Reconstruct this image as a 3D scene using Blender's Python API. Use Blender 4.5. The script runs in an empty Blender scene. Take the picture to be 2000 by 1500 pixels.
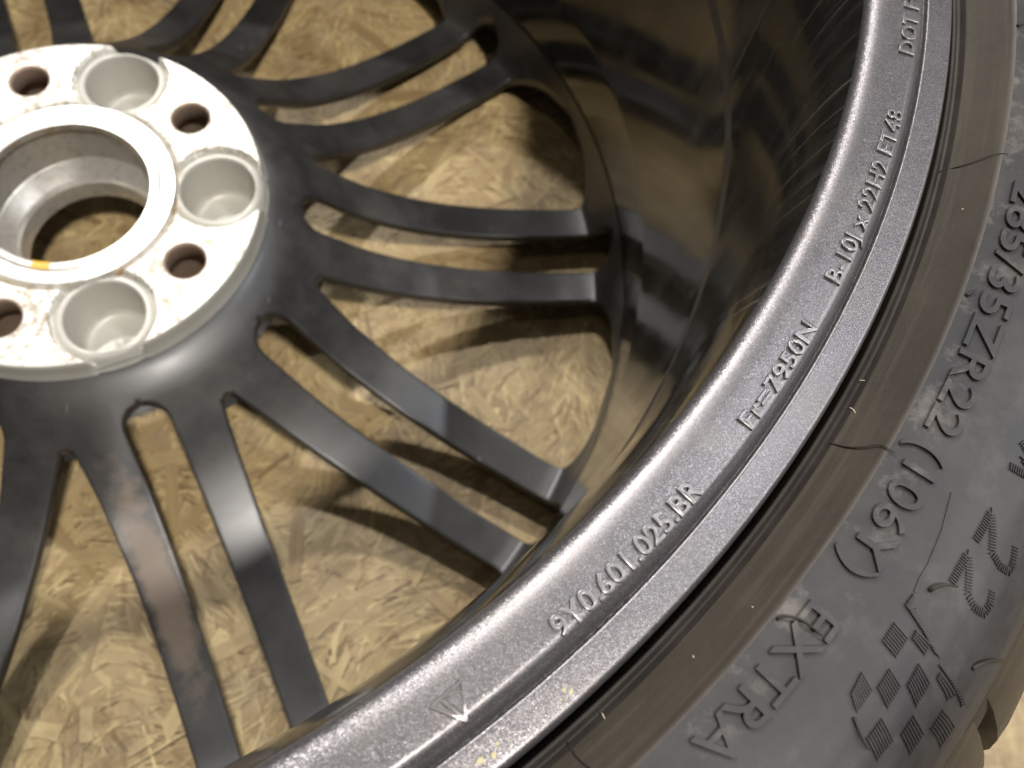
import bpy, bmesh, math, random
import numpy as np
from mathutils import Vector, Matrix
from mathutils.geometry import delaunay_2d_cdt
random.seed(7); rng = np.random.default_rng(7)
S = 0.001          # everything below is worked out in millimetres
PAD = 92.0         # height of the wheel's mounting face above the boards
scene = bpy.context.scene
COL = scene.collection
R_ = math.radians
PI = math.pi

# ------------------------------------------------------------------ camera
cam_d = bpy.data.cameras.new("camera"); cam = bpy.data.objects.new("camera", cam_d); COL.objects.link(cam)
Rw = np.array([[0.9949619, 0.0435525, 0.09029954], [0.07626598, -0.91343577, -0.39977318], [0.06507171, 0.40464587, -0.91215536]])
Cw = np.array([175.65679472, -232.24450167, 352.35877284 + PAD]) * S
M = Matrix(((Rw[0, 0], -Rw[1, 0], -Rw[2, 0], Cw[0]), (Rw[0, 1], -Rw[1, 1], -Rw[2, 1], Cw[1]), (Rw[0, 2], -Rw[1, 2], -Rw[2, 2], Cw[2]), (0, 0, 0, 1)))
cam.matrix_world = M
cam_d.sensor_width = 36.0; cam_d.lens = 1799.46 / 2000 * 36.0
cam_d.clip_start = 0.01; cam_d.clip_end = 50
cam_d.dof.use_dof = True; cam_d.dof.focus_distance = 0.195; cam_d.dof.aperture_fstop = 19.0
scene.camera = cam

# ------------------------------------------------------------------ light
w = bpy.data.worlds.new("World"); scene.world = w; w.use_nodes = True
bg = w.node_tree.nodes["Background"]; bg.inputs[0].default_value = (1.0, 0.86, 0.68, 1); bg.inputs[1].default_value = 0.035
scene.view_settings.view_transform = 'Standard'; scene.view_settings.look = 'None'
scene.view_settings.exposure = 0.0; scene.view_settings.gamma = 1.0

def lamp(name, d, dist, power, size, color, shape='DISK', size_y=None):
    v = Vector(d).normalized()
    l = bpy.data.lights.new(name, 'AREA'); l.energy = power; l.size = size; l.color = color; l.shape = shape
    if size_y: l.size_y = size_y
    o = bpy.data.objects.new(name, l); COL.objects.link(o)
    o.location = Vector((0, 0, PAD * S)) + v * dist
    o.rotation_euler = (-v).to_track_quat('-Z', 'Y').to_euler()
    return o
def ceiling_or_fill(el, az, dist, power, size, color):
    e, a = R_(el), R_(az)
    return lamp("ceiling_or_fill_lamp", (math.cos(e) * math.cos(a), math.cos(e) * math.sin(a), math.sin(e)), dist, power, size, color)
KL = 1.12
ceiling_or_fill(44, 110, 4.0, 112 * KL, 0.20, (1.0, 0.97, 0.93))
ceiling_or_fill(62, 111, 3.4, 50 * KL, 0.12, (1.0, 0.97, 0.94))
ceiling_or_fill(63, 310, 3.2, 84 * KL, 0.22, (1.0, 0.95, 0.88))
ceiling_or_fill(61, 33, 3.2, 18 * KL, 0.06, (0.86, 0.92, 1.0))
ceiling_or_fill(75, 190, 3.0, 3 * KL, 0.12, (1.0, 0.95, 0.88))  # added fill lamp, lifts the dark floor crescents by the right rim
ceiling_or_fill(32, 3, 4.2, 105 * KL, 3.0, (0.95, 0.97, 1.0))      # added broad soft lamp, gives the spokes a bright area to mirror

# ------------------------------------------------------------------ node helpers
class NT:
    def __init__(s, name):
        s.m = bpy.data.materials.new(name); s.m.use_nodes = True
        s.t = s.m.node_tree; s.b = s.t.nodes["Principled BSDF"]; s.x = -300
    def n(s, typ, **kw):
        nd = s.t.nodes.new(typ)
        for k, v in kw.items():
            if k in nd.inputs.keys() if isinstance(k, str) else False: nd.inputs[k].default_value = v
            else: setattr(nd, k, v)
        return nd
    def l(s, a, b): s.t.links.new(a, b)
    def coord(s, out='Object'):
        return s.n('ShaderNodeTexCoord').outputs[out]
    def noise(s, vec, scale, detail=4, rough=0.55, dist=0.0):
        nd = s.n('ShaderNodeTexNoise'); s.l(vec, nd.inputs['Vector'])
        nd.inputs['Scale'].default_value = scale; nd.inputs['Detail'].default_value = detail
        nd.inputs['Roughness'].default_value = rough; nd.inputs['Distortion'].default_value = dist
        return nd.outputs['Fac']
    def ramp(s, fac, stops, interp='LINEAR'):
        nd = s.n('ShaderNodeValToRGB'); cr = nd.color_ramp; cr.interpolation = interp
        while len(cr.elements) < len(stops): cr.elements.new(0.5)
        for e, (p, c) in zip(cr.elements, stops):
            e.position = p; e.color = (c, c, c, 1) if isinstance(c, (int, float)) else (*c, 1)
        s.l(fac, nd.inputs['Fac']); return nd.outputs['Color']
    def mix(s, fac, a, b, mode='MIX'):
        nd = s.n('ShaderNodeMix'); nd.data_type = 'RGBA'; nd.blend_type = mode
        for sock, v in ((nd.inputs[0], fac), (nd.inputs[6], a), (nd.inputs[7], b)):
            if hasattr(v, 'is_linked'): s.l(v, sock)
            elif isinstance(v, (int, float)): sock.default_value = v if sock == nd.inputs[0] else (v, v, v, 1)
            else: sock.default_value = (*v, 1)
        return nd.outputs[2]
    def math(s, op, a, b=0.0, c=0.0):
        nd = s.n('ShaderNodeMath'); nd.operation = op
        for sock, v in zip(nd.inputs, (a, b, c)):
            if hasattr(v, 'is_linked'): s.l(v, sock)
            else: sock.default_value = v
        return nd.outputs[0]
    def bump(s, h, strength=0.3, dist=0.001, normal=None):
        nd = s.n('ShaderNodeBump'); nd.inputs['Strength'].default_value = strength; nd.inputs['Distance'].default_value = dist
        s.l(h, nd.inputs['Height'])
        if normal is not None: s.l(normal, nd.inputs['Normal'])
        return nd.outputs['Normal']
    def set(s, **kw):
        for k, v in kw.items():
            k = k.replace('_', ' ')
            sock = s.b.inputs[k]
            if hasattr(v, 'is_linked'): s.l(v, sock)
            elif isinstance(v, (tuple, list)) and len(v) == 3 and sock.type == 'RGBA': sock.default_value = (*v, 1)
            else: sock.default_value = v
        return s.m
    def polar(s):
        """(radius, angle*radius, z) of the wheel as a vector, metres"""
        sep = s.n('ShaderNodeSeparateXYZ'); s.l(s.coord(), sep.inputs[0])
        x, y, z = sep.outputs
        r = s.math('SQRT', s.math('ADD', s.math('MULTIPLY', x, x), s.math('MULTIPLY', y, y)))
        a = s.math('ARCTAN2', y, x)
        cmb = s.n('ShaderNodeCombineXYZ'); s.l(r, cmb.inputs[0]); s.l(s.math('MULTIPLY', a, 0.28), cmb.inputs[1]); s.l(z, cmb.inputs[2])
        return r, a, z, cmb.outputs[0]
    def scaled(s, vec, sc):
        nd = s.n('ShaderNodeMapping'); s.l(vec, nd.inputs[0]); nd.inputs['Scale'].default_value = sc; return nd.outputs[0]
    def flakes(s, vec, scale, amount):
        """metal-flake normal: each tiny cell tilts its own way"""
        vo = s.n('ShaderNodeTexVoronoi'); s.l(vec, vo.inputs['Vector']); vo.inputs['Scale'].default_value = scale
        sub = s.n('ShaderNodeVectorMath', operation='SUBTRACT'); s.l(vo.outputs['Color'], sub.inputs[0]); sub.inputs[1].default_value = (.5, .5, .5)
        mul = s.n('ShaderNodeVectorMath', operation='SCALE'); s.l(sub.outputs[0], mul.inputs[0]); mul.inputs['Scale'].default_value = amount
        g = s.n('ShaderNodeNewGeometry')
        add = s.n('ShaderNodeVectorMath', operation='ADD'); s.l(g.outputs['Normal'], add.inputs[0]); s.l(mul.outputs[0], add.inputs[1])
        nm = s.n('ShaderNodeVectorMath', operation='NORMALIZE'); s.l(add.outputs[0], nm.inputs[0])
        return nm.outputs[0], vo.outputs['Color']

# ------------------------------------------------------------------ materials
def mat_flange():
    t = NT("gunmetal flake paint"); c = t.coord(); r, a, z, pv = t.polar()
    nrm, colr = t.flakes(c, 5600, 0.15)
    sep = t.n('ShaderNodeSeparateColor'); t.l(colr, sep.inputs[0])
    base = t.ramp(sep.outputs[0], [(0.0, (0.10, 0.094, 0.098)), (0.8, (0.148, 0.138, 0.142)), (1.0, (0.27, 0.255, 0.26))])
    grime = t.noise(c, 60, 6, 0.65)
    base = t.mix(t.ramp(grime, [(0.55, 0.0), (0.8, 0.45)]), base, (0.20, 0.18, 0.15))
    scr = t.noise(t.scaled(pv, (900, 70, 900)), 1.0, 3, 0.6)
    rough = t.math('ADD', t.math('MULTIPLY', grime, 0.2), 0.24)
    rough = t.math('ADD', rough, t.math('MULTIPLY', scr, 0.08))
    nick = t.noise(t.scaled(c, (160, 420, 300)), 1.0, 5, 0.75, 1.2)
    base = t.mix(t.ramp(nick, [(0.66, 0.0), (0.72, 0.5)]), base, (0.33, 0.31, 0.27))
    b = t.bump(t.math('ADD', t.noise(c, 1500, 3, 0.6), t.math('MULTIPLY', nick, 2.0)), 0.08, 0.0003, nrm)
    return t.set(Base_Color=base, Metallic=0.7, Roughness=rough, Normal=b, Coat_Weight=0.15, Coat_Roughness=0.25)
def mat_barrel():
    t = NT("gloss black barrel"); c = t.coord(); r, a, z, pv = t.polar()
    st = t.noise(t.scaled(pv, (600, 25, 900)), 1.0, 3, 0.6)
    smear = t.noise(t.scaled(pv, (20, 60, 14)), 1.0, 6, 0.7)
    base = t.mix(t.ramp(smear, [(0.48, 0.0), (0.85, 0.6)]), (0.014, 0.0135, 0.012), (0.060, 0.056, 0.048))
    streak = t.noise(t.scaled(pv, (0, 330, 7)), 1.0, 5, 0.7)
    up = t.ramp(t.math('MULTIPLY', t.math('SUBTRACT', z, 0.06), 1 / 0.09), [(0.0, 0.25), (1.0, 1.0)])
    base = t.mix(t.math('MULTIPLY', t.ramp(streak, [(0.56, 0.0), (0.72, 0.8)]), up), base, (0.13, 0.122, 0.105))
    rough = t.math('ADD', t.math('MULTIPLY', t.ramp(smear, [(0.42, 0.0), (0.8, 1.0)]), 0.18), 0.10)
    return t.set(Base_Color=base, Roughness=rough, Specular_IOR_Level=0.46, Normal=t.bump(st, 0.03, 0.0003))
def mat_spoke():
    t = NT("satin black wheel paint"); c = t.coord('Object'); g = t.n('ShaderNodeNewGeometry').outputs['Position']
    dust = t.noise(g, 26, 6, 0.7); fine = t.noise(g, 700, 3, 0.6)
    spk = t.n('ShaderNodeTexVoronoi'); t.l(g, spk.inputs['Vector']); spk.inputs['Scale'].default_value = 95
    speck = t.math('LESS_THAN', spk.outputs['Distance'], t.math('MULTIPLY', t.math('GREATER_THAN', t.noise(g, 31, 2), 0.60), 0.07))
    base = t.mix(t.ramp(dust, [(0.40, 0.0), (0.72, 0.7)]), (0.015, 0.014, 0.014), (0.052, 0.047, 0.042))
    base = t.mix(t.math('MULTIPLY', speck, 0.3), base, (0.5, 0.47, 0.43))
    scl = t.noise(t.scaled(g, (420, 60, 60)), 1.0, 2, 0.5)
    base = t.mix(t.ramp(scl, [(0.74, 0.0), (0.80, 0.25)]), base, (0.3, 0.29, 0.28))
    mp = t.n('ShaderNodeMapping'); mp.vector_type = 'TEXTURE'; t.l(g, mp.inputs[0])
    mp.inputs['Location'].default_value = (0.0575, -0.1585, 0.03); mp.inputs['Rotation'].default_value = (0, 0, R_(-63.4)); mp.inputs['Scale'].default_value = (0.058, 0.0095, 0.2)
    ln = t.n('ShaderNodeVectorMath', operation='LENGTH'); t.l(mp.outputs[0], ln.inputs[0])
    stain = t.ramp(t.math('ADD', ln.outputs['Value'], t.math('MULTIPLY', t.math('SUBTRACT', t.noise(g, 85, 5, 0.7), 0.5), 1.5)), [(0.55, 0.75), (1.0, 0.0)])
    base = t.mix(stain, base, (0.17, 0.125, 0.09))
    rough = t.math('ADD', t.math('MULTIPLY', dust, 0.24), 0.31)
    return t.set(Base_Color=base, Roughness=rough, Specular_IOR_Level=0.72, Coat_Weight=0.15, Coat_Roughness=0.25, Normal=t.bump(fine, 0.05, 0.0004))
def mat_hub():
    t = NT("pale silver hub paint"); c = t.coord()
    d = t.noise(c, 55, 6, 0.65); f = t.noise(c, 900, 3, 0.6)
    base = t.mix(t.ramp(d, [(0.5, 0.0), (0.8, 0.5)]), (0.46, 0.445, 0.40), (0.36, 0.325, 0.26))
    return t.set(Base_Color=base, Roughness=0.42, Metallic=0.15, Specular_IOR_Level=0.5, Normal=t.bump(f, 0.06, 0.0004))
def mat_pad():
    t = NT("corroded bare pad metal"); c = t.coord()
    n1 = t.noise(c, 230, 5, 0.72); n2 = t.noise(c, 60, 3, 0.6)
    g = t.n('ShaderNodeAttribute'); g.attribute_name = 'bolt_dist'
    ring = t.noise(t.scaled(c, (1, 1, 1)), 120, 2)
    rr = t.math('ADD', g.outputs['Fac'], t.math('MULTIPLY', ring, 2.5))
    wv = t.math('SINE', t.math('MULTIPLY', rr, 1.75))
    mask = t.math('ADD', t.math('MULTIPLY', wv, 0.035), t.math('ADD', n1, t.math('MULTIPLY', t.math('SUBTRACT', n2, 0.5), 0.5)))
    near = t.ramp(t.math('MULTIPLY', g.outputs['Fac'], 1 / 26.0), [(0.36, 0.04), (0.46, 0.10), (0.62, 0.06), (0.95, 0.01)])
    mask = t.math('ADD', mask, near)
    k = t.ramp(mask, [(0.55, 0.0), (0.68, 1.0)])
    base = t.mix(k, (0.54, 0.52, 0.475), (0.29, 0.25, 0.195))
    return t.set(Base_Color=base, Roughness=t.math('ADD', t.math('MULTIPLY', n1, 0.2), 0.38), Metallic=0.35, Normal=t.bump(mask, 0.12, 0.0005))
def mat_bore():
    t = NT("machined bore aluminium"); r, a, z, pv = t.polar(); c = t.coord()
    n1 = t.noise(t.scaled(pv, (300, 40, 300)), 1.0, 4, 0.6)
    base = t.mix(t.ramp(n1, [(0.5, 0.0), (0.75, 0.6)]), (0.62, 0.595, 0.55), (0.34, 0.29, 0.23))
    gl = t.noise(c, 75, 4, 0.6)
    zz = t.ramp(t.math('MULTIPLY', z, -1 / 0.012), [(0.05, 0.0), (0.2, 1.0), (0.75, 1.0), (1.0, 0.0)])
    base = t.mix(t.math('MULTIPLY', t.ramp(gl, [(0.50, 0.0), (0.58, 0.85)]), zz), base, (0.42, 0.27, 0.09))
    return t.set(Base_Color=base, Metallic=0.7, Roughness=0.3, Normal=t.bump(n1, 0.08, 0.0005))
def mat_plain(name, col, rough=0.5, metal=0.0, scale=200, amt=0.35, **kw):
    t = NT(name); c = t.coord(); n = t.noise(c, scale, 5, 0.6)
    base = t.mix(t.ramp(n, [(0.35, 0.0), (0.75, amt)]), col, tuple(x * 0.45 for x in col))
    return t.set(Base_Color=base, Roughness=rough, Metallic=metal, Normal=t.bump(n, 0.1, 0.0005), **kw)
def mat_rubber(kind):
    t = NT({"wall": "sidewall rubber", "band": "brown rim protector rubber", "dark": "clean black rubber"}[kind]); c = t.coord(); r, a, z, pv = t.polar()
    fine = t.noise(c, 1400, 3, 0.6); cloud = t.noise(c, 38, 6, 0.68, 0.3); blot = t.noise(c, 95, 6, 0.7)
    if kind == "wall":
        base = t.mix(t.ramp(cloud, [(0.40, 0.0), (0.75, 1.0)]), (0.0155, 0.0142, 0.0146), (0.040, 0.036, 0.034))
        near = t.ramp(t.math('MULTIPLY', t.math('SUBTRACT', r, 0.3085), 1 / 0.012), [(0.0, 1.0), (1.0, 0.15)])
        base = t.mix(t.math('MULTIPLY', t.ramp(blot, [(0.52, 0.0), (0.66, 0.75)]), near), base, (0.13, 0.115, 0.10))
        rough, sp = t.math('ADD', t.math('MULTIPLY', cloud, 0.25), 0.46), 0.4
    elif kind == "band":
        st = t.noise(t.scaled(pv, (500, 20, 500)), 1.0, 4, 0.6)
        base = t.mix(t.ramp(cloud, [(0.35, 0.0), (0.72, 1.0)]), (0.025, 0.019, 0.0125), (0.043, 0.033, 0.022))
        base = t.mix(t.ramp(st, [(0.5, 0.0), (0.85, 0.4)]), base, (0.095, 0.08, 0.06))
        rough, sp = t.math('ADD', t.math('MULTIPLY', blot, 0.2), 0.42), 0.4
    else:
        base = t.mix(t.ramp(blot, [(0.4, 0.0), (0.8, 1.0)]), (0.017, 0.0135, 0.011), (0.036, 0.029, 0.0235))
        rough, sp = 0.62, 0.3
    return t.set(Base_Color=base, Roughness=rough, Specular_IOR_Level=sp, Normal=t.bump(t.math('ADD', t.math('MULTIPLY', fine, 0.4), blot), 0.12, 0.0006))
def mat_strand(name):
    t = NT(name)
    at = t.n('ShaderNodeAttribute'); at.attribute_name = 'tone'
    fb = t.n('ShaderNodeAttribute'); fb.attribute_name = 'fibre'
    g = t.noise(t.scaled(fb.outputs['Vector'], (30, 700, 1)), 1.0, 5, 0.65)
    blot = t.noise(fb.outputs['Vector'], 90, 4, 0.6)
    f = t.math('ADD', at.outputs['Fac'], t.math('MULTIPLY', t.math('SUBTRACT', g, 0.5), 0.55))
    f = t.math('ADD', f, t.math('MULTIPLY', t.math('SUBTRACT', blot, 0.5), 0.25))
    base = t.ramp(f, [(0.0, (0.125, 0.072, 0.029)), (0.3, (0.275, 0.188, 0.085)), (0.55, (0.39, 0.285, 0.14)), (0.8, (0.52, 0.40, 0.20)), (1.0, (0.64, 0.51, 0.265))])
    ps = t.n('ShaderNodeNewGeometry').outputs['Position']
    dirt = t.noise(ps, 19, 7, 0.68, 0.5)
    base = t.mix(t.ramp(dirt, [(0.50, 0.0), (0.72, 0.75)]), base, (0.13, 0.075, 0.03))
    grey = t.noise(ps, 33, 5, 0.65)
    base = t.mix(t.ramp(grey, [(0.5, 0.0), (0.75, 0.5)]), base, (0.24, 0.20, 0.14))
    return t.set(Base_Color=base, Roughness=0.5, Specular_IOR_Level=0.45, Normal=t.bump(g, 0.25, 0.0006))
def mat_board():
    t = NT("pressed board ground"); c = t.coord()
    n1 = t.noise(t.scaled(c, (60, 160, 60)), 1.0, 6, 0.65, 0.6); n2 = t.noise(t.scaled(c, (220, 50, 60)), 1.0, 5, 0.6, 0.4)
    base = t.ramp(t.math('MULTIPLY', t.math('ADD', n1, n2), 0.5), [(0.3, (0.16, 0.10, 0.045)), (0.5, (0.28, 0.20, 0.095)), (0.68, (0.40, 0.30, 0.15))])
    return t.set(Base_Color=base, Roughness=0.5, Normal=t.bump(n1, 0.3, 0.001))
MLET = mat_plain('worn raised flange lettering', (0.205, 0.195, 0.195), 0.34, 0.7, 700, 0.3)
MF, MB, MS, MH, MP, MO = mat_flange(), mat_barrel(), mat_spoke(), mat_hub(), mat_pad(), mat_bore()
RW, RB, RD = mat_rubber("wall"), mat_rubber("band"), mat_rubber("dark")
MST, MBD = mat_strand("wood strand"), mat_board()
MRUST = mat_plain("rusty bolt seat", (0.34, 0.25, 0.19), 0.6, 0.4, 300, 0.5)
MYEL = mat_plain("yellow fleck", (0.40, 0.35, 0.20), 0.6, 0, 900, 0.5)
MLINT = mat_plain("pale wood splinter", (0.62, 0.52, 0.38), 0.7)
MGREASE = mat_plain("amber grease", (0.62, 0.36, 0.05), 0.3)

# ------------------------------------------------------------------ object helpers
def obj(name, verts, faces, mat, parent=None, smooth=True, sharp=None, z0=True, label=None, normals=None):
    me = bpy.data.meshes.new(name)
    v = np.asarray(verts, float) * S
    me.from_pydata(v.tolist(), [], [tuple(f) for f in faces]); me.update()
    me.materials.append(mat)
    if smooth: me.polygons.foreach_set('use_smooth', np.ones(len(me.polygons), bool))
    if sharp: me.set_sharp_from_angle(angle=R_(sharp))
    if normals is not None: me.normals_split_custom_set_from_vertices([tuple(n) for n in normals])
    return link(name, me, parent, label)
def link(name, me, parent=None, label=None):
    o = bpy.data.objects.new(name, me); COL.objects.link(o)
    if parent is not None: o.parent = parent
    if label: o['label'] = label
    return o
def lathe(prof, n=720, a0=0.0, a1=360.0, close=True):
    prof = np.asarray(prof, float); k = len(prof); full = abs(a1 - a0 - 360) < 1e-6
    A = np.radians(np.linspace(a0, a1, n + 1)); A = A[:-1] if full else A
    m = len(A)
    V = np.stack([np.outer(np.cos(A), prof[:, 0]), np.outer(np.sin(A), prof[:, 0]), np.tile(prof[:, 1], (m, 1))], -1).reshape(-1, 3)
    F = []
    for i in range(m if full else m - 1):
        j = (i + 1) % m
        for q in range(k - 1): F.append((i * k + q, j * k + q, j * k + q + 1, i * k + q + 1))
    return V, F
def smooth_profile(pts, step=1.0):
    """Catmull-Rom through the points"""
    P = np.asarray(pts, float); out = [P[0]]
    Q = np.vstack([2 * P[0] - P[1], P, 2 * P[-1] - P[-2]])
    for i in range(1, len(Q) - 2):
        p0, p1, p2, p3 = Q[i - 1:i + 3]; n = max(2, int(np.linalg.norm(p2 - p1) / step))
        for t in np.linspace(0, 1, n + 1)[1:]:
            out.append(0.5 * ((2 * p1) + (p2 - p0) * t + (2 * p0 - 5 * p1 + 4 * p2 - p3) * t * t + (3 * p1 - p0 - 3 * p2 + p3) * t ** 3))
    return np.array(out)

def dens(p, step):
    out = [p[0]]
    for a, b in zip(p[:-1], p[1:]):
        n = max(1, int(np.linalg.norm(b - a) / step))
        for t in range(1, n + 1): out.append(a + (b - a) * t / n)
    return np.array(out)
# ------------------------------------------------------------------ the wheel: one thing
wheel = bpy.data.objects.new("car_wheel", None); COL.objects.link(wheel)
wheel.location = (0, 0, PAD * S)
wheel['label'] = "dark alloy wheel with its tyre lying face down on the chipboard, back side up"
wheel['category'] = "car wheel"

# --- rim: barrel inside, flange on top
bar = [(257.2, -39), (257.0, -20), (257.0, 1), (257.3, 5), (259.2, 25), (262.0, 55), (264.5, 80), (266.0, 96), (266.8, 108), (267.3, 122), (267.7, 138), (268.4, 155), (269.3, 166), (270.9, 177), (272.7, 185), (273.6, 188.3), (274.3, 190.4)]
bar = smooth_profile(bar, 1.6)
V, F = lathe(bar[::-1], 720); obj("barrel", V, F, MB, wheel, sharp=40)
fl = [(274.3, 190.4), (274.6, 191.15), (275.2, 191.9), (276.1, 192.55), (277.3, 193.05), (278.8, 193.38), (280.5, 193.55), (283, 193.6), (285.8, 193.6), (286.5, 193.5), (287.2, 193.15), (287.9, 192.4), (288.6, 191.3), (289.2, 190.3),
      (289.5, 189.85), (289.7, 189.8), (289.85, 190.2), (289.95, 190.85), (290.15, 191.2), (290.6, 191.3), (292, 191.25), (294, 191.15), (295.6, 191.03), (296.15, 190.85), (296.55, 190.35), (296.9, 189.2), (297.2, 186.5), (297.1, 182), (296.3, 176)]
flp = np.array(fl)
V, F = lathe(smooth_profile(fl, 0.35)[::-1], 1080)
flange = obj("rim_flange", V, F, MF, wheel)
back = [(257.15, -39), (262, -56), (271, -84), (284, -86), (296.5, -84), (297, -78), (283, -66), (280, -40), (266, -20), (266, 100), (279, 150), (280, 170), (296.3, 176)]
V, F = lathe(back, 240); obj("rim_outer_wall", V, F, MS, wheel, sharp=35)

def fz(r): return np.interp(r, flp[:, 0], flp[:, 1])

# --- tyre
TP = np.array([(296.5, 172), (297.2, 176), (297.5, 183.6), (298.3, 186.4), (298.8, 187.8), (299.3, 187.3), (299.9, 186.5), (300.3, 186.0), (300.7, 187.0), (301.4, 188.2), (307.6, 194.9), (308.3, 195.7), (308.8, 196.3), (309.3, 196.6),
               (312, 197.0), (318, 197.4), (325, 197.3), (330, 196.4), (335, 194.6), (340, 191.6), (344, 188.2), (348, 183.4), (351.2, 178.2), (352, 176.6), (352.5, 175.2), (353.2, 174.3), (358, 167.2), (366, 155)])
def tz(r): return np.interp(r, TP[:, 0], TP[:, 1])
def split_prof(i, j): return TP[i:j + 1]
V, F = lathe(dens(TP[13:25], 1.2)[::-1], 900); tyre = obj("tyre", V, F, RW, wheel, sharp=50)
V, F = lathe(TP[9:14][::-1], 900); obj("rim_protector_band", V, F, RB, tyre)
V, F = lathe(TP[0:4][::-1], 900); obj("bead_seat_ring", V, F, RD, tyre)
V, F = lathe(TP[3:10][::-1], 900); obj("bead_ridge", V, F, RD, tyre)
tr = [(352.5, 175.2), (353.2, 174.3), (358, 166), (363, 153), (367, 140), (370, 120), (371, 60), (370, -20), (365, -50), (352, -72), (330, -90), (318, -92), (306, -90), (297, -76)]
V, F = lathe(tr[::-1], 360); obj("tread_base", V, F, RD, tyre, sharp=60)
# shoulder blocks of the tread
def tread_block_mesh(span):
    prof = [(352.6, 175.2), (354.2, 173.6), (359, 167.3), (365.5, 157.6), (370.5, 148.5), (375, 137), (378.3, 122), (379.3, 100), (379.3, 72)]
    inn = [(352.0, 172), (353.0, 170), (357, 163), (361, 152), (365, 140), (369, 125), (369, 112), (370, 90), (370, 72)]
    k = len(prof); V = []; F = []; na = 5
    for a in range(na + 1):
        u = a / na
        for q, (r, z) in enumerate(prof):
            t = q / (k - 1); half = span * (0.5 - 0.02 * t) ; off = span * 0.55 * t ** 1.3
            e = 0.35 if a in (0, na) else 0.0
            an = R_((u - 0.5) * 2 * half + off); V.append(((r - e) * math.cos(an), (r - e) * math.sin(an), z - e))
        for q, (r, z) in enumerate(inn):
            t = q / (k - 1); half = span * (0.5 - 0.02 * t); off = span * 0.55 * t ** 1.3
            an = R_((u - 0.5) * 2 * half + off); V.append((r * math.cos(an), r * math.sin(an), z))
    w2 = 2 * k
    for a in range(na):
        for q in range(k - 1): F.append((a * w2 + q, a * w2 + q + 1, (a + 1) * w2 + q + 1, (a + 1) * w2 + q))
    for a in (0, na):
        for q in range(k - 1):
            f = (a * w2 + q, a * w2 + k + q, a * w2 + k + q + 1, a * w2 + q + 1); F.append(f if a == 0 else f[::-1])
    return V, F
NB = 78; V, F = tread_block_mesh(360 / NB * 0.80)
b0 = obj("tread_block", V, F, RD, tyre, sharp=40)
b0.data.materials[0] = RB
b0.rotation_euler = (0, 0, R_(-39.6))
for i in range(1, NB):
    o = b0.copy(); COL.objects.link(o); o.parent = tyre; o.rotation_euler = (0, 0, R_(-39.6 + i * 360 / NB))
# fine ribs in the bead gap
V, F = [], []
n = 2900
for i in range(n):
    a = i * 2 * PI / n; da = 0.28 / 298 / 2 * 1.0
    b = len(V)
    for (r, z, k) in ((297.35, 180, 1), (297.6, 183.9, 1), (298.55, 187.2, 0.75)):
        for s in (-1, 1):
            an = a + s * da * k; V.append((r * math.cos(an), r * math.sin(an), z))
        V.append(((r - 0.28) * math.cos(a), (r - 0.28) * math.sin(a), z + 0.28))
    for q in (0, 3):
        F += [(b + q, b + q + 2, b + q + 5, b + q + 3), (b + q + 2, b + q + 1, b + q + 4, b + q + 5)]
o = obj("bead_ribs", V, F, RB, tyre, smooth=False); o['kind'] = 'stuff'

# --- raised writing
def text_mesh(s, ext, bev):
    cu = bpy.data.curves.new("t", 'FONT'); cu.body = s; cu.size = 1.0; cu.extrude = ext; cu.bevel_depth = bev; cu.bevel_resolution = 1; cu.resolution_u = 4
    o = bpy.data.objects.new("t", cu); COL.objects.link(o)
    me = bpy.data.meshes.new_from_object(o.evaluated_get(bpy.context.evaluated_depsgraph_get()))
    bpy.data.objects.remove(o); bpy.data.curves.remove(cu)
    return me
def arc_text(name, s, r0, cap, a0, a1, surf, ccw, mat, parent, label, lift=0.25, bev=0.05, offset=0.0):
    cu = bpy.data.curves.new("t", 'FONT'); cu.body = s; cu.size = 1.0; cu.resolution_u = 4; cu.extrude = 0.5; cu.bevel_depth = bev; cu.bevel_resolution = 2; cu.offset = offset
    to = bpy.data.objects.new("t", cu); COL.objects.link(to)
    dg = bpy.context.evaluated_depsgraph_get()
    me = bpy.data.meshes.new_from_object(to.evaluated_get(dg)); bpy.data.objects.remove(to)
    me.name = name
    v = np.empty(len(me.vertices) * 3); me.vertices.foreach_get('co', v); v = v.reshape(-1, 3)
    x0, x1 = v[:, 0].min(), v[:, 0].max(); H = 0.70
    u = (v[:, 0] - x0) / (x1 - x0) ; y = v[:, 1] / H * cap
    ang = np.radians(a0 + u * (a1 - a0)); rr = r0 - y if ccw else r0 + y
    zt = v[:, 2]; zt = (zt - zt.min()) / (zt.max() - zt.min())
    z = surf(rr) + (zt - 0.45) * lift / 0.55
    P = np.stack([rr * np.cos(ang), rr * np.sin(ang), z], -1) * S
    me.vertices.foreach_set('co', P.ravel()); me.update()
    me.materials.clear(); me.materials.append(mat)
    me.polygons.foreach_set('use_smooth', np.ones(len(me.polygons), bool)); me.set_sharp_from_angle(angle=R_(30))
    return link(name, me, parent, label)
T = "raised_lettering"
arc_text(T, "9Y0.601.025.BR", 287.0, 3.9, -46.55, -38.95, fz, True, MLET, flange, "raised part number on the rim flange", 0.8, offset=-0.03)
arc_text(T, "Fr=7950N", 286.9, 3.4, -35.75, -30.25, fz, True, MLET, flange, "raised load marking on the rim flange", 0.8, offset=-0.03)
arc_text(T, "B-10J x 22H2 ET48", 286.7, 3.5, -27.9, -17.7, fz, True, MLET, flange, "raised rim size marking on the flange", 0.8, offset=-0.03)
arc_text(T, "DOT FO", 286.5, 3.6, -14.1, -9.6, fz, True, MLET, flange, "raised approval marking on the rim flange", 0.8, offset=-0.03)
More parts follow.
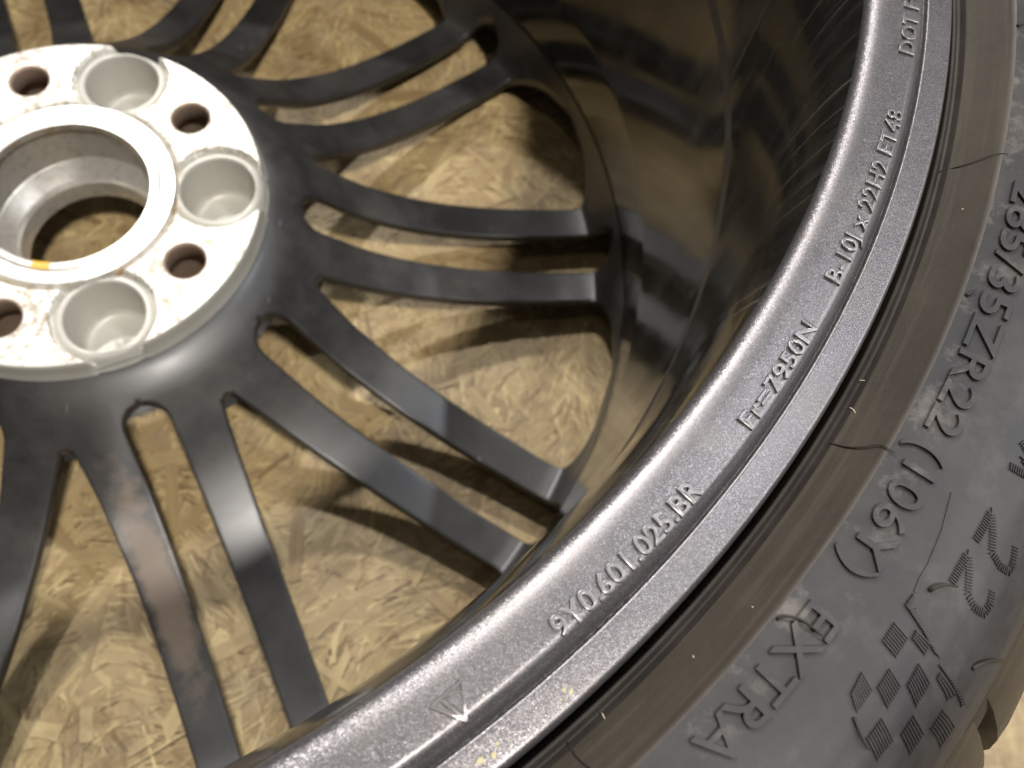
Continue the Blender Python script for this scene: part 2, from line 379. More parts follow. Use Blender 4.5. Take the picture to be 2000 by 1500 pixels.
arc_text(T, "285/35ZR22", 312.5, 6.3, -19.9, -32.0, tz, False, RW, tyre, "raised tyre size on the sidewall", 0.85, bev=0.02, offset=-0.012)
arc_text(T, "(106Y)", 312.4, 6.4, -32.55, -38.15, tz, False, RW, tyre, "raised load index on the sidewall", 0.85, bev=0.02, offset=-0.012)
arc_text(T, "EXTRA", 312.3, 6.4, -39.75, -45.75, tz, False, RW, tyre, "raised word EXTRA on the sidewall", 0.85, bev=0.02, offset=-0.012)
arc_text(T, "LOAD", 312.3, 6.4, -47.1, -52.0, tz, False, RW, tyre, "raised word LOAD on the sidewall", 0.85, bev=0.02, offset=-0.012)

def strip(path, width, height, surf, name, mat, parent, taper=False, label=None, sink=0.15):
    """a raised rib that follows (r, angle) points on a surface of revolution"""
    V, F = [], []; add_strip(V, F, path, width, height, surf, taper, sink)
    return obj(name, V, F, mat, parent, sharp=40, label=label)
def add_strip(V, F, path, width, height, surf, taper=False, sink=0.15):
    P = np.array([(r * math.cos(R_(a)), r * math.sin(R_(a))) for r, a in path])
    b = len(V); n = len(P)
    for i in range(n):
        t = P[min(i + 1, n - 1)] - P[max(i - 1, 0)]; t = t / (np.linalg.norm(t) + 1e-9); nn = np.array([-t[1], t[0]])
        w_ = width * (1 - 0.7 * (i / (n - 1)) if taper else 1)
        for s, h in ((-0.5, -sink), (-0.38, height), (0.38, height), (0.5, -sink)):
            q = P[i] + nn * w_ * s; V.append((q[0], q[1], float(surf(np.hypot(*q))) + h))
    for i in range(n - 1):
        for k in range(3): F.append((b + 4 * i + k, b + 4 * i + 4 + k, b + 4 * i + 5 + k, b + 4 * i + 1 + k)[::-1])
    F.append((b, b + 1, b + 2, b + 3)[::-1]); e = b + 4 * (n - 1); F.append((e, e + 1, e + 2, e + 3))
# triangle emblem stamped on the rim
tri = [(282.0, -51.33), (281.7, -50.02), (287.2, -50.62)]
V, F = [], []
def seg(p0, p1, wd=0.5, h=0.5):
    add_strip(V, F, [tuple(np.array(p0) + (np.array(p1) - np.array(p0)) * t) for t in np.linspace(0, 1, 5)], wd, h, fz)
seg(tri[0], tri[1]); seg(tri[1], tri[2]); seg(tri[2], tri[0])
seg((281.9, -50.95), (286.6, -50.66)); seg((282.6, -50.72), (285.6, -50.58), 0.28)
add_strip(V, F, [(282.3, -50.75), (282.2, -50.5), (282.8, -50.3), (283.7, -50.24), (284.6, -50.33), (285.4, -50.5)], 0.36, 0.42, fz)
obj("stamped_triangle_mark", V, F, MLET, flange, sharp=40)
# chequered flag made of fine ribs, hatched figures beside it
CELLS = [[(325.46, -37.345), (327.07, -37.685), (326.33, -37.917), (325.21, -37.881)], [(325.87, -37.884), (327.33, -37.752), (335.37, -38.267), (333.99, -38.281)], [(325.38, -38.509), (328.59, -38.573), (328.68, -39.357), (325.44, -39.287)], [(329.13, -38.215), (332.63, -38.183), (332.64, -38.602), (329.44, -38.539)], [(325.57, -40.422), (328.6, -40.587), (328.67, -41.464), (326.29, -41.199)], [(329.06, -39.718), (332.17, -39.829), (332.5, -40.653), (329.25, -40.476)], [(332.81, -38.889), (336.44, -39.016), (336.64, -39.905), (333.26, -39.701)], [(337.07, -38.548), (342.6, -38.455), (341.19, -38.89), (337.23, -38.78)], [(332.86, -40.951), (336.74, -41.105), (336.35, -41.925), (332.79, -41.781)], [(337.34, -40.091), (341.05, -40.129), (341.01, -40.939), (337.39, -40.842)], [(341.79, -39.148), (346.88, -38.913), (346.48, -39.792), (341.82, -39.901)], [(335.9, -38.436), (336.94, -38.362), (346.67, -38.233), (345.6, -38.465)]]
V, F = [], []
for c in CELLS:
    c = [np.array(q) for q in c]
    ln = abs(c[0][1] - c[3][1]) * 5.9 + abs(c[0][0] - c[3][0]); k = max(3, int(round(ln / 0.62)))
    for i in range(k):
        t = (i + 0.5) / k; a, b = c[0] + (c[3] - c[0]) * t, c[1] + (c[2] - c[1]) * t
        add_strip(V, F, [tuple(a + (b - a) * u) for u in np.linspace(0, 1, 4)], 0.36, 0.5, tz)
    add_strip(V, F, [tuple(c[1] + (c[2] - c[1]) * u + np.array((0.25, 0))) for u in np.linspace(0, 1, 3)], 0.22, 0.2, tz)
o = obj("chequered_flag", V, F, RW, tyre, sharp=40)
TWOS = [[(330.37, -34.445), (330.4, -33.855), (330.37, -33.269), (332.48, -33.797), (334.23, -34.367), (336.97, -34.45), (339.38, -34.295), (339.38, -33.93), (338.18, -33.515)], [(330.26, -36.155), (330.18, -35.594), (330.13, -35.021), (332.19, -35.49), (333.93, -36.037), (336.25, -36.183), (338.88, -36.022), (338.99, -35.606), (338.05, -35.281)]]
def hatch(V, F, path, wd):
    P = dens(np.array([(r, a * 5.8) for r, a in path]), 0.5)
    for i in range(0, len(P), 1):
        t = P[min(i + 1, len(P) - 1)] - P[max(i - 1, 0)]; t /= np.linalg.norm(t) + 1e-9; nn = np.array([-t[1], t[0]])
        a, b = P[i] - nn * wd / 2, P[i] + nn * wd / 2
        add_strip(V, F, [(a[0], a[1] / 5.8), (b[0], b[1] / 5.8)], 0.26, 0.42, tz)
for tw in TWOS:
    V, F = [], []; hatch(V, F, tw, 1.5); obj("hatched_figure", V, F, RW, tyre, sharp=40)
V, F = [], []; hatch(V, F, [(330.0, -31.45), (333.2, -31.3), (337, -31.15)], 1.6); hatch(V, F, [(330.2, -30.4), (337, -30.9)], 1.6); hatch(V, F, [(337, -31.15), (331.5, -30.9), (337, -30.9)], 1.2)
obj("hatched_figure", V, F, RW, tyre, sharp=40)
# mould line and rubber whiskers
strip([(322.5, -33.6), (324.2, -35.0), (325.06, -36.244), (325.08, -36.799), (325.5, -37.3)], 0.5, 0.22, tz, "mould_line", RW, tyre)
HAIR = [([(300.35, -18.759), (302.57, -18.842), (304.97, -18.76), (307.01, -18.618), (308.23, -18.576), (310.21, -18.554)], .16, 0.35), ([(298.44, -18.968), (300.37, -18.788)], .2, .1),
        ([(301.1, -33.628), (303.44, -33.706), (305.46, -33.642), (307.59, -33.427), (308.99, -33.516), (310.45, -33.54)], .22, .5), ([(297.78, -33.583), (299.74, -33.683)], .2, .1),
        ([(309.93, -40.998), (310.31, -40.819), (311.73, -40.639), (313.4, -40.527), (315.83, -40.5), (317.55, -40.498)], .3, 1.0), ([(327.52, -36.929), (328.04, -36.71), (329.17, -36.476), (331.13, -36.235)], .4, .9),
        ([(342.72, -37.486), (343.67, -37.153), (346.28, -36.603), (351.5, -35.75)], .42, .9), ([(309.84, -26.011), (311.02, -25.692)], .38, .6), ([(309.33, -11.174), (310.72, -10.837)], .38, .6),
        ([(300.45, -48.295), (302.3, -48.412), (304.36, -48.42), (305.15, -48.38), (308, -48.3)], .22, .2), ([(328.94, -41.626), (330.46, -41.774), (332.38, -41.902), (334.21, -41.942)], .3, .4)]
def tube(path3, rad, sides=7):
    P = smooth_profile(path3, 0.5); V, F = [], []; n = len(P)
    for i in range(n):
        t = P[min(i + 1, n - 1)] - P[max(i - 1, 0)]; t = t / (np.linalg.norm(t) + 1e-9)
        a = np.cross(t, (0, 0, 1)); a /= np.linalg.norm(a) + 1e-9; b = np.cross(t, a); rr = rad * (1 - 0.55 * i / (n - 1))
        for s in range(sides): an = 2 * PI * s / sides; V.append(P[i] + (a * math.cos(an) + b * math.sin(an)) * rr)
    for i in range(n - 1):
        for s in range(sides): F.append((i * sides + s, i * sides + (s + 1) % sides, (i + 1) * sides + (s + 1) % sides, (i + 1) * sides + s))
    F.append(tuple(range(sides))[::-1]); F.append(tuple(range((n - 1) * sides, n * sides)))
    return V, F
for path, rad, h in HAIR:
    n = len(path)
    p3 = [(r * math.cos(R_(a)), r * math.sin(R_(a)), float(tz(r)) + rad * 0.6 + h * math.sin(min(1.0, i / (n - 1) * 1.25) * PI * 0.62)) for i, (r, a) in enumerate(path)]
    V, F = tube(p3, rad); obj("rubber_whisker", V, F, RD, tyre)

# --- centre plate and spokes
A0 = 8.6   # direction of one slot
zt_p = smooth_profile([(84, -10.6), (88, -11.6), (94, -14.6), (100, -18.6), (111, -28), (130, -43.2), (148, -53.2), (165, -60), (185, -65.6), (205, -69.2), (225, -71.4), (240, -72.4), (247, -72.2)], 1.0)
def zt(r):
    r = np.asarray(r, float); z = np.interp(r, zt_p[:, 0], zt_p[:, 1]); q = np.clip((r - 246.8) / 10.4, 0, 1)
    return np.where(r > 246.8, -72.2 + 34.0 * (1 - np.sqrt(1 - q * q * 0.9999)), z)
def zb(r): return np.interp(r, [84, 100, 115, 130, 165, 205, 247, 270], [-48, -50, -58, -66, -77.5, -83, -86, -86])
RSO = 256.7
def ws(r):      # half width of the slot inside a pair
    r0 = 9.8; w_ = np.interp(r, [100, 130, 165, 205, 250], [9.6, 9.6, 10.0, 10.6, 11.4])
    w_ = np.where(r < 100, 0, np.where(r < 100 + r0, np.minimum(w_, np.sqrt(np.maximum(r0 ** 2 - (100 + r0 - r) ** 2, 0))), w_))
    q = np.clip((r - (RSO - 8)) / 8, 0, 1); return w_ * (1 - q ** 3.2) ** (1 / 2.4)
def wv(r):      # half width of the wedge between pairs
    vo = np.interp(r, [110, 118, 130, 165, 260], [32.0, 31.3, 30.4, 29.3, 29.2]); f, rc = 6.3, 117.2
    w_ = r * np.sin(R_(18) - np.arcsin(np.minimum(vo / r, 0.99)))
    w_ = np.where(r < rc - f, 0, np.where(r < rc, np.minimum(w_, np.sqrt(np.maximum(f * f - (rc - r) ** 2, 0))), w_))
    q = np.clip((r - (RSO - 13)) / 13, 0, 1); return np.maximum(w_, 0) * (1 - q ** 2.8) ** (1 / 2.3)
rows = np.unique(np.concatenate([np.linspace(84, 100, 9), 100 + 9.8 * (1 - np.cos(np.linspace(0, PI / 2, 10))), 110.9 + 6.3 * (1 - np.cos(np.linspace(0, PI / 2, 9))), np.linspace(120, 240, 49),
                                 np.linspace(240, 247, 5), RSO - 9.7 * np.cos(np.linspace(0, PI / 2, 14)), [257.15]]).round(4))
EC = [0, 0.25, 0.6, 1.1, 2.0, 3.6]
def half_sector(sgn, rr):
    V, F = [], []; NC = 2 * len(EC) + 7; NB_ = 4
    per = NC + 2 * NB_ + 9
    for r in rr:
        s_, v_ = float(ws(r)), float(wv(r)); fi = math.asin(min(s_ / r, .9)); fo = R_(18) - math.asin(min(v_ / r, .9))
        W_ = max((fo - fi) * r, 0.01); k = min(1.0, W_ / 16)
        ins = [e * k for e in EC]; d = ins + list(np.linspace(ins[-1], W_ - ins[-1], 9)[1:-1]) + [W_ - e for e in ins[::-1]]
        z0 = float(zt(r)); fs, fv = min(1, s_ / 2), min(1, v_ / 2)
        for q, x in enumerate(d):
            ei, eo = x / max(k, .2), (W_ - x) / max(k, .2)
            dr = 0
            if ei < 1.1: dr += fs * 0.9 * (1 - math.sqrt(max(0, 1 - (1 - ei / 1.1) ** 2)))
            if eo < 1.1: dr += fv * 0.9 * (1 - math.sqrt(max(0, 1 - (1 - eo / 1.1) ** 2)))
            an = R_(A0) + sgn * (fi + x / r); V.append((r * math.cos(an), r * math.sin(an), z0 - dr))
        rb = r + 19 * np.clip((r - 236) / 21, 0, 1) ** 1.5
        dep = float(np.interp(r, [84, 100, 115, 130, 165, 205, 247, 258], [14, 12, 13, 14, 13, 12.5, 13, 40])); zbot = max(z0 - dep, -88.5)
        inset = min(7.5, 0.38 * W_)
        gs, gv = math.exp(-((r - 99) / 5.5) ** 2), math.exp(-((r - 110) / 4.5) ** 2)
        lip = 4.0
        for (an0, f_, sd, g_) in ((fi, fs, 1, gs), (fo, fv, -1, gv)):
            for j in range(1, NB_ + 1):
                if j == 1: u, zz = 0.0, z0 - 0.9 * f_ - lip
                else: u = (j - 1) / (NB_ - 1); zz = (z0 - 0.9 * f_ - lip) * (1 - u) + zbot * u
                r2 = (r * (1 - u) + rb * u) - 9 * u * g_
                an = R_(A0) + sgn * (an0 + sd * inset * u * f_ / r); V.append((r2 * math.cos(an), r2 * math.sin(an), zz))
        for x in np.linspace(0, 1, 9):
            an = R_(A0) + sgn * ((fi + inset * fs / r) * (1 - x) + (fo - inset * fv / r) * x); V.append((rb * math.cos(an), rb * math.sin(an), zbot))
    for i in range(len(rr) - 1):
        a, b = i * per, (i + 1) * per
        def q4(p, q, r, s): F.append((p, q, r, s) if sgn < 0 else (s, r, q, p))
        for c in range(NC - 1): q4(a + c, a + c + 1, b + c + 1, b + c)
        sm, vm = max(ws(rr[i]), ws(rr[i + 1])), max(wv(rr[i]), wv(rr[i + 1]))
        if sm > 1e-6:
            chain = [0] + [NC + j for j in range(NB_)]
            for p, q in zip(chain[:-1], chain[1:]): q4(a + q, a + p, b + p, b + q)
        if vm > 1e-6:
            chain = [NC - 1] + [NC + NB_ + j for j in range(NB_)]
            for p, q in zip(chain[:-1], chain[1:]): q4(a + p, a + q, b + q, b + p)
        o_ = NC + 2 * NB_
        for c in range(8): q4(a + o_ + c + 1, a + o_ + c, b + o_ + c, b + o_ + c + 1)
    return V, F
SPLIT = 120.0
ri = rows[rows <= SPLIT]; ro = rows[rows >= SPLIT]
V, F = [], []
for k in range(10):
    ca, sa = math.cos(R_(36 * k)), math.sin(R_(36 * k))
    for sg in (-1, 1):
        v, f = half_sector(sg, ri); b = len(V)
        V += [(x * ca - y * sa, x * sa + y * ca, z) for x, y, z in v]; F += [tuple(i + b for i in q) for q in f]
plate = obj("centre_plate", V, F, MS, wheel)
bm = bmesh.new(); bm.from_mesh(plate.data); bmesh.ops.remove_doubles(bm, verts=bm.verts, dist=2e-5); bmesh.ops.dissolve_degenerate(bm, dist=1e-6, edges=bm.edges); bm.to_mesh(plate.data); bm.free()
plate.data.set_sharp_from_angle(angle=R_(55))
for sg in (-1, 1):
    V, F = half_sector(sg, ro)
    s0 = obj("spoke", V, F, MS, wheel, sharp=55)
    for k in range(1, 10):
        o = s0.copy(); COL.objects.link(o); o.parent = wheel; o.rotation_euler = (0, 0, R_(36 * k))

# --- hub: height field with round pockets and bolt holes
BA = [R_(116.6068 - 72 * k) for k in range(5)]; CA = [a - R_(36) for a in BA]
BC = np.array([(65 * math.cos(a), 65 * math.sin(a)) for a in BA]); CC = np.array([(65 * math.cos(a), 65 * math.sin(a)) for a in CA])
RO, RI, RC, RBO = 84.3, 36.6, 17.6, 9.3
def sst(x): x = np.clip(x, 0, 1); return x * x * (3 - 2 * x)
def padmask(x, y):
    d = np.min(np.hypot(x[..., None] - CC[:, 0], y[..., None] - CC[:, 1]), -1); r = np.hypot(x, y)
    return d - 21.4, r - 48.9
def hz(x, y):
    r = np.hypot(x, y); d, e = padmask(x, y)
    pad = sst((d + 0.35) / 0.8) * sst((e + 0.4) / 0.8)
    web = -1.9 - 2.6 * np.exp(-((d + 0.2) / 1.7) ** 2)
    ring = sst((48.0 - r) / 0.9)
    groove = np.exp(-((r - 48.6) / 0.8) ** 2)
    rd = np.clip((r - 76.5) / (RO - 76.5), 0, 1)
    web = web - 3.6 * (1 - np.sqrt(np.maximum(1 - rd ** 2 * 0.985, 0)))
    edge = -1.1 * sst((r - 83.4) / 0.9)
    h = web + (0.0 + edge * 1.0 - web) * pad
    h = h * (1 - ring) + ring * (0.25 - 0.5 * np.exp(-((r - 40.3) / 0.45) ** 2) - 0.15 * (r < 40.2))
    return h - groove * 1.2 * (1 - 0.4 * pad)
pts, edges = [], []
def ring_pts(cx, cy, r, n):
    b = len(pts)
    for i in range(n): a = 2 * PI * i / n; pts.append((cx + r * math.cos(a), cy + r * math.sin(a)))
    for i in range(n): edges.append((b + i, b + (i + 1) % n))
    return list(range(b, b + n))
out_ids = ring_pts(0, 0, RO, 400); in_ids = ring_pts(0, 0, RI, 200)
cav_ids = [ring_pts(*c, RC, 80) for c in CC]; bol_ids = [ring_pts(*c, RBO, 48) for c in BC]
for r in np.arange(RI + 0.6, RO - 0.3, 0.72):
    n = int(2 * PI * r / 0.8); ph = rng.random()
    a = (np.arange(n) + ph) * 2 * PI / n; x, y = r * np.cos(a), r * np.sin(a)
    ok = (np.min(np.hypot(x[:, None] - CC[:, 0], y[:, None] - CC[:, 1]), 1) > RC + 0.4) & (np.min(np.hypot(x[:, None] - BC[:, 0], y[:, None] - BC[:, 1]), 1) > RBO + 0.4)
    pts += list(zip(x[ok].tolist(), y[ok].tolist()))
res = delaunay_2d_cdt([Vector(p) for p in pts], edges, [], 0, 1e-5)
P2 = np.array([(v.x, v.y) for v in res[0]]); TRI = np.array([f for f in res[2] if len(f) == 3])
cen = P2[TRI].mean(1); rc = np.hypot(cen[:, 0], cen[:, 1])
keep = (rc < RO) & (rc > RI) & (np.min(np.hypot(cen[:, None, 0] - CC[:, 0], cen[:, None, 1] - CC[:, 1]), 1) > RC * 0.998) & (np.min(np.hypot(cen[:, None, 0] - BC[:, 0], cen[:, None, 1] - BC[:, 1]), 1) > RBO * 0.998)
TRI, cen, rc = TRI[keep], cen[keep], rc[keep]
Z2 = hz(P2[:, 0], P2[:, 1]); e_ = 0.05
nx = -(hz(P2[:, 0] + e_, P2[:, 1]) - hz(P2[:, 0] - e_, P2[:, 1])) / (2 * e_); ny = -(hz(P2[:, 0], P2[:, 1] + e_) - hz(P2[:, 0], P2[:, 1] - e_)) / (2 * e_)
N2 = np.stack([nx, ny, np.ones_like(nx)], -1); N2 /= np.linalg.norm(N2, axis=1)[:, None]
dd, ee = padmask(cen[:, 0], cen[:, 1])
cls = np.where(rc < 48.0, 100, np.where((dd > -0.1) & (ee > -0.1), np.argmin(np.hypot(cen[:, None, 0] - BC[:, 0], cen[:, None, 1] - BC[:, 1]), 1), 50))
def sub(mask, extra=None):
    t = TRI[mask]; ids = np.unique(t); mp = -np.ones(len(P2), int); mp[ids] = np.arange(len(ids))
    # orient upward
    a, b, c = P2[t[:, 0]], P2[t[:, 1]], P2[t[:, 2]]
    fl_ = ((b - a)[:, 0] * (c - a)[:, 1] - (b - a)[:, 1] * (c - a)[:, 0]) < 0
    t[fl_] = t[fl_][:, ::-1]
    return np.c_[P2[ids], Z2[ids]], mp[t].tolist(), N2[ids]
def circ_lathe(cx, cy, prof, n, firstz=None, cap=False):
    V, F = [], []
    for (r, z) in prof:
        for i in range(n):
            a = 2 * PI * i / n; x, y = cx + r * math.cos(a), cy + r * math.sin(a)
            V.append((x, y, z))
    for q in range(len(prof) - 1):
        for i in range(n): F.append((q * n + i, q * n + (i + 1) % n, (q + 1) * n + (i + 1) % n, (q + 1) * n + i))
    if cap: F.append(tuple((len(prof) - 1) * n + i for i in range(n)))
    V = np.array(V)
    if firstz is not None: V[:n, 2] = hz(V[:n, 0], V[:n, 1])
    return V, F
v_, f_, n_ = sub(cls == 50)
hub = obj("hub_face", v_, f_, MH, wheel, normals=n_)
for k in range(5):
    v_, f_, n_ = sub(cls == k)
    po = obj("mounting_pad", v_, f_, MP, wheel, normals=n_)
    at = po.data.attributes.new('bolt_dist', 'FLOAT', 'POINT'); at.data.foreach_set('value', np.hypot(v_[:, 0] - BC[k, 0], v_[:, 1] - BC[k, 1]).astype(np.float32))
    v_, f_ = circ_lathe(*BC[k], [(RBO, 0), (8.7, -0.35), (8.25, -0.9), (8.1, -1.6), (8.1, -9.5), (8.4, -9.8), (13.0, -10.0), (13.2, -20), (13.2, -38)], 48, True)
    obj("bolt_hole", v_, f_, MRUST, po, sharp=50)
    v_, f_ = circ_lathe(*CC[k], [(RC, -1.9), (17.1, -2.1), (16.7, -2.5), (16.42, -3.2), (16.3, -4.6), (16.2, -7), (15.6, -23.5), (15.3, -25.2), (14.7, -26.6), (13.6, -27.4), (11, -27.9), (5, -28.1), (1.5, -28.15), (0.9, -28.9)], 80, True, True)
    obj("weight_saving_pocket", v_, f_, MH, wheel)
v_, f_, n_ = sub(cls == 100)
obj("centre_ring", v_, f_, MO, wheel, normals=n_)
bp = [(36.6, 0.1), (36.35, -0.2), (36.3, -3.6), (37.6, -4.6), (38.9, -6.0), (39.2, -26.5), (38.9, -27.6), (38.2, -28.2), (33.4, -35.0), (32.5, -35.6), (32.1, -36.4), (31.4, -37.2), (31.2, -38.2), (31.2, -48), (34, -50)]
V, F = lathe(bp, 200); V[:, 2] = np.where(np.abs(np.hypot(V[:, 0], V[:, 1]) - RI) < 1e-3, hz(V[:, 0], V[:, 1]), V[:, 2])
obj("centre_bore", V, F, MO, wheel, sharp=30)
# side wall of the hub
n = 400; A = 2 * PI * np.arange(n) / n; ex, ey = RO * np.cos(A), RO * np.sin(A); ez = hz(ex, ey)
V, F = [], []; lev = [(0, 0), (0.35, 0.5), (0.6, 1.2), (0.75, 2.4)]
for q in range(7):
    for i in range(n):
        if q < 4: r, z = RO + lev[q][0], ez[i] - lev[q][1]
        else: u = (q - 3) / 3; z = (ez[i] - 2.4) * (1 - u) + -11.6 * u; r = RO + 0.75 + 1.4 * u ** 2
        V.append((r * math.cos(A[i]), r * math.sin(A[i]), z))
for q in range(6):
    for i in range(n): F.append((q * n + i, (q + 1) * n + i, (q + 1) * n + (i + 1) % n, q * n + (i + 1) % n))
obj("hub_side_wall", V, F, MH, wheel)
V, F = lathe([(34, -46), (44, -48), (58, -40)], 200); obj("front_plate", V, [f[::-1] for f in F], MS, wheel)

# --- small marks on the wheel
def patch(name, pts, lift, surf, mat, parent):
    c = np.array(pts, float); V = [(r * math.cos(R_(a)), r * math.sin(R_(a)), float(surf(r)) + lift) for r, a in c]
    m = c.mean(0); V.append((m[0] * math.cos(R_(m[1])), m[0] * math.sin(R_(m[1])), float(surf(m[0])) + lift + 0.06)); n = len(c)
    lo = [(x, y, z - lift - 0.1) for x, y, z in V[:n]]; V += lo
    F = [(i, (i + 1) % n, n) for i in range(n)] + [(i, n + 1 + i, n + 1 + (i + 1) % n, (i + 1) % n) for i in range(n)]
    return obj(name, V, F, mat, parent, smooth=False)
for (r0, a0, rad, k) in ((293.4, -50.95, .7, 9), (294.0, -50.5, .55, 8), (293.0, -50.2, .35, 7), (293.3, -47.45, .4, 8), (294.4, -47.3, .42, 8), (294.2, -47.75, .25, 6)):
    patch("paint_fleck", [(r0 + rad * random.uniform(.6, 1.2) * math.cos(t), a0 - rad * random.uniform(.7, 1.5) * math.sin(t) / 5.1) for t in np.linspace(0, 2 * PI, k + 1)[:-1]], 0.05, fz, MYEL, flange)
for (r0, a0, r1, a1) in ((300.15, -30.38, 300.92, -30.41), (300.93, -31.81, 302.07, -32.07), (300.56, -46.83, 301.39, -46.93), (305.0, -21.4, 305.25, -21.37), (304.2, -43.5, 304.5, -43.55), (306.0, -41.0, 306.2, -41.0)):
    p3 = [(r * math.cos(R_(a)), r * math.sin(R_(a)), float(tz(r)) + h) for r, a, h in ((r0, a0, .08), ((r0 + r1) / 2, (a0 + a1) / 2, .3), (r1, a1, .15))]
    V, F = tube(p3, 0.14); obj("wood_splinter", V, F, MLINT, tyre)
V, F = lathe([(36.1, -0.5), (36.2, 0.35), (38.2, 0.32), (39.8, 0.2)], 8, -96.5, -85.5); obj("grease_smear", V, [f for f in F], MGREASE, wheel)

# ------------------------------------------------------------------ the board the wheel lies on
floor_v = []; NX = 40; ext = 900
gv = [(x, y, 0) for y in np.linspace(-ext, ext, NX + 1) for x in np.linspace(-ext, ext, NX + 1)]
gf = [(j * (NX + 1) + i, j * (NX + 1) + i + 1, (j + 1) * (NX + 1) + i + 1, (j + 1) * (NX + 1) + i) for j in range(NX) for i in range(NX)]
floor = obj("floor", gv, gf, MBD, None); floor['kind'] = 'structure'
def strand_geom(L, Wd, th, seed):
    g = np.random.default_rng(seed); n = 5
    top = []
    xs = np.linspace(-L / 2, L / 2, n)
    up = [(x + (g.uniform(-1, 1) * min(Wd * .8, L * .12) if i in (0, n - 1) else 0), Wd / 2 + g.normal(0, Wd * .05)) for i, x in enumerate(xs)]
    dn = [(x + (g.uniform(-1, 1) * min(Wd * .8, L * .12) if i in (0, n - 1) else 0), -Wd / 2 + g.normal(0, Wd * .05)) for i, x in enumerate(xs)]
    V = [(x, y, th) for x, y in dn] + [(x, y, th) for x, y in up] + [(x, y, -0.3) for x, y in dn] + [(x, y, -0.3) for x, y in up]
    F = [(i, i + 1, n + i + 1, n + i) for i in range(n - 1)]
    F += [(2 * n + i, 2 * n + i + 1, i + 1, i) for i in range(n - 1)] + [(n + i, n + i + 1, 3 * n + i + 1, 3 * n + i) for i in range(n - 1)]
    F += [(0, n, 3 * n, 2 * n), (n - 1, 3 * n - 1, 4 * n - 1, 2 * n - 1)]
    return np.array(V), F
def set_attr(me, tone, fib):
    a = me.attributes.new('tone', 'FLOAT', 'POINT'); a.data.foreach_set('value', np.asarray(tone, np.float32))
    b = me.attributes.new('fibre', 'FLOAT_VECTOR', 'POINT'); b.data.foreach_set('vector', np.asarray(fib, np.float32).ravel())
VV, FF, TT, FB = [], [], [], []; base = 0
def place(L, Wd, x, y, ang, lift, tone, seed):
    global base
    V, F = strand_geom(L, Wd, 0.0, seed); ca, sa = math.cos(ang), math.sin(ang)
    tl = rng.normal(0, 0.0035, 2)
    q = np.c_[V[:, 0] * ca - V[:, 1] * sa + x, V[:, 0] * sa + V[:, 1] * ca + y, V[:, 2] + lift + V[:, 0] * tl[0] + V[:, 1] * tl[1]]
    VV.append(q); FF.extend([tuple(i + base for i in f) for f in F]); base += len(V)
    TT.append(np.full(len(V), tone)); FB.append(np.c_[V[:, 0] * S, V[:, 1] * S, np.full(len(V), rng.random() * 9)])
for i in range(2200):
    r = 420 * math.sqrt(rng.random()); a = rng.random() * 2 * PI
    place(rng.uniform(25, 80), rng.uniform(6, 20), r * math.cos(a), r * math.sin(a), rng.random() * PI, rng.uniform(0.05, 0.34), np.clip(rng.normal(0.52, 0.075), 0.02, 1), i)
for i in range(8000):
    r = 300 * math.sqrt(rng.random()); a = rng.random() * 2 * PI
    cl = 0.55 * math.sin(r * math.cos(a) / 31) + 0.5 * math.cos(r * math.sin(a) / 27 + 1)
    place(rng.uniform(4, 26), rng.uniform(0.5, 3.0), r * math.cos(a), r * math.sin(a), 1.1 + 1.3 * cl + rng.normal(0, .4), rng.uniform(0.2, 0.45), np.clip(rng.normal(0.55, 0.15), 0.02, 1), 20000 + i)
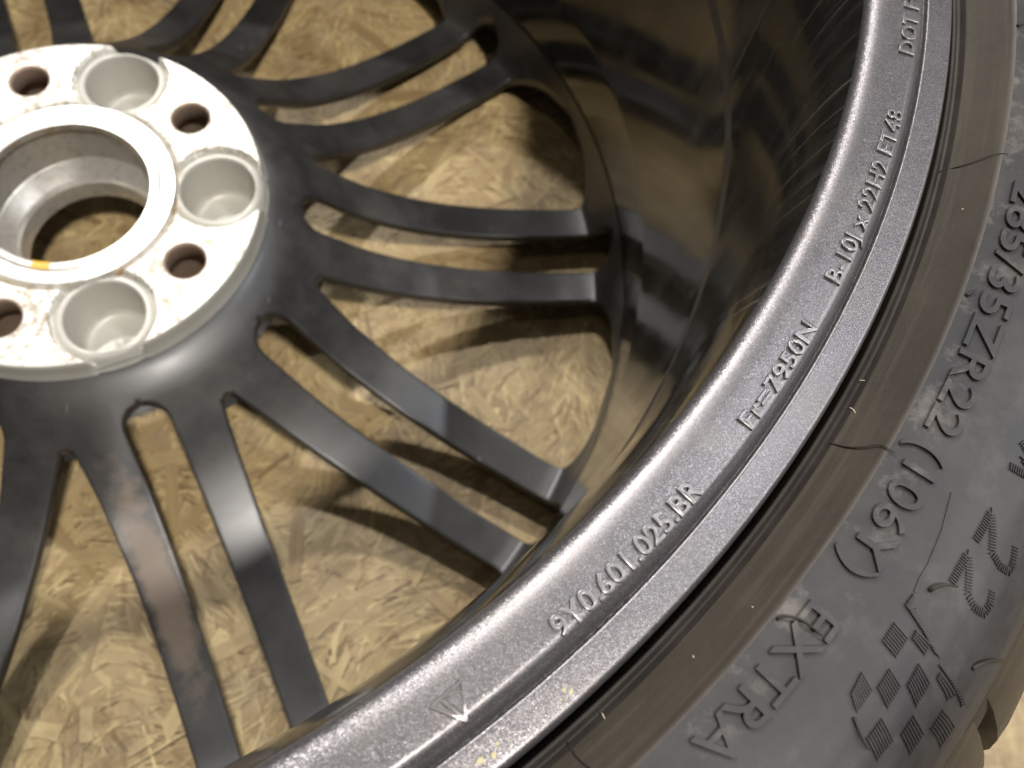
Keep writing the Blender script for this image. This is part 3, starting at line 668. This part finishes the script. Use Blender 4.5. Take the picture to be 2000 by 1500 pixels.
for i in range(9000):
    r = 275 * math.sqrt(rng.random()); a = rng.random() * 2 * PI
    cl = 0.55 * math.sin(r * math.cos(a) / 23 + 2) + 0.6 * math.cos(r * math.sin(a) / 37 + 1)
    place(rng.uniform(3, 15), rng.uniform(0.25, 0.9), r * math.cos(a), r * math.sin(a), 0.9 + 1.5 * cl + rng.normal(0, .3), rng.uniform(0.4, 0.6), np.clip(rng.normal(0.80, 0.13) if rng.random() < .62 else rng.normal(0.18, .12), 0.0, 1), 40000 + i)
o = obj("wood_flakes", np.vstack(VV), FF, MST, floor, smooth=False); o['kind'] = 'stuff'; set_attr(o.data, np.concatenate(TT), np.vstack(FB))
# larger strands that can be told apart
kinds = []
for i in range(24):
    L, Wd = rng.uniform(14, 46), rng.uniform(1.2, 7.5)
    V, F = strand_geom(L, Wd, 0.22, 9000 + i); me = bpy.data.meshes.new("wood_strand"); me.from_pydata((V * S).tolist(), [], F); me.update(); me.materials.append(MST)
    set_attr(me, np.full(len(V), np.clip(rng.normal(0.56, 0.10), 0.05, 1.0)), np.c_[V[:, 0] * S, V[:, 1] * S, np.full(len(V), i * 1.7)]); kinds.append(me)
for i in range(230):
    r = 245 * math.sqrt(rng.random()); a = rng.random() * 2 * PI
    o = link("wood_strand", kinds[i % 24], floor); o.location = (r * math.cos(a) * S, r * math.sin(a) * S, rng.uniform(0.35, 0.75) * S); o.rotation_euler = (0, 0, rng.random() * PI)
def named_strand(x0, y0, x1, y1, Wd, tone, lift=0.9):
    L = math.hypot(x1 - x0, y1 - y0); V, F = strand_geom(L, Wd, 0.2, int(abs(x0 * 7 + y1))); me = bpy.data.meshes.new("wood_strand"); me.from_pydata((V * S).tolist(), [], F); me.update(); me.materials.append(MST)
    set_attr(me, np.full(len(V), tone), np.c_[V[:, 0] * S, V[:, 1] * S, np.full(len(V), x0)])
    o = link("wood_strand", me, floor); o.location = ((x0 + x1) / 2 * S, (y0 + y1) / 2 * S, lift * S); o.rotation_euler = (0, 0, math.atan2(y1 - y0, x1 - x0))
named_strand(48, -231, 71, -214.5, 0.8, 0.95); named_strand(-2, -216, 19, -217, 6.5, 0.80, 0.55); named_strand(27, -207.5, 29.5, -219.5, 6, 0.82, 0.6)
named_strand(48, -224, 58, -217, 4.0, 0.80, 0.6); named_strand(198.5, 110, 198, 88, 5.0, 0.36, 0.6); named_strand(131, -169, 131, -183, 3.0, 0.80, 0.6); named_strand(129, -175.6, 129.8, -178.8, 1.4, 0.0, 0.9)
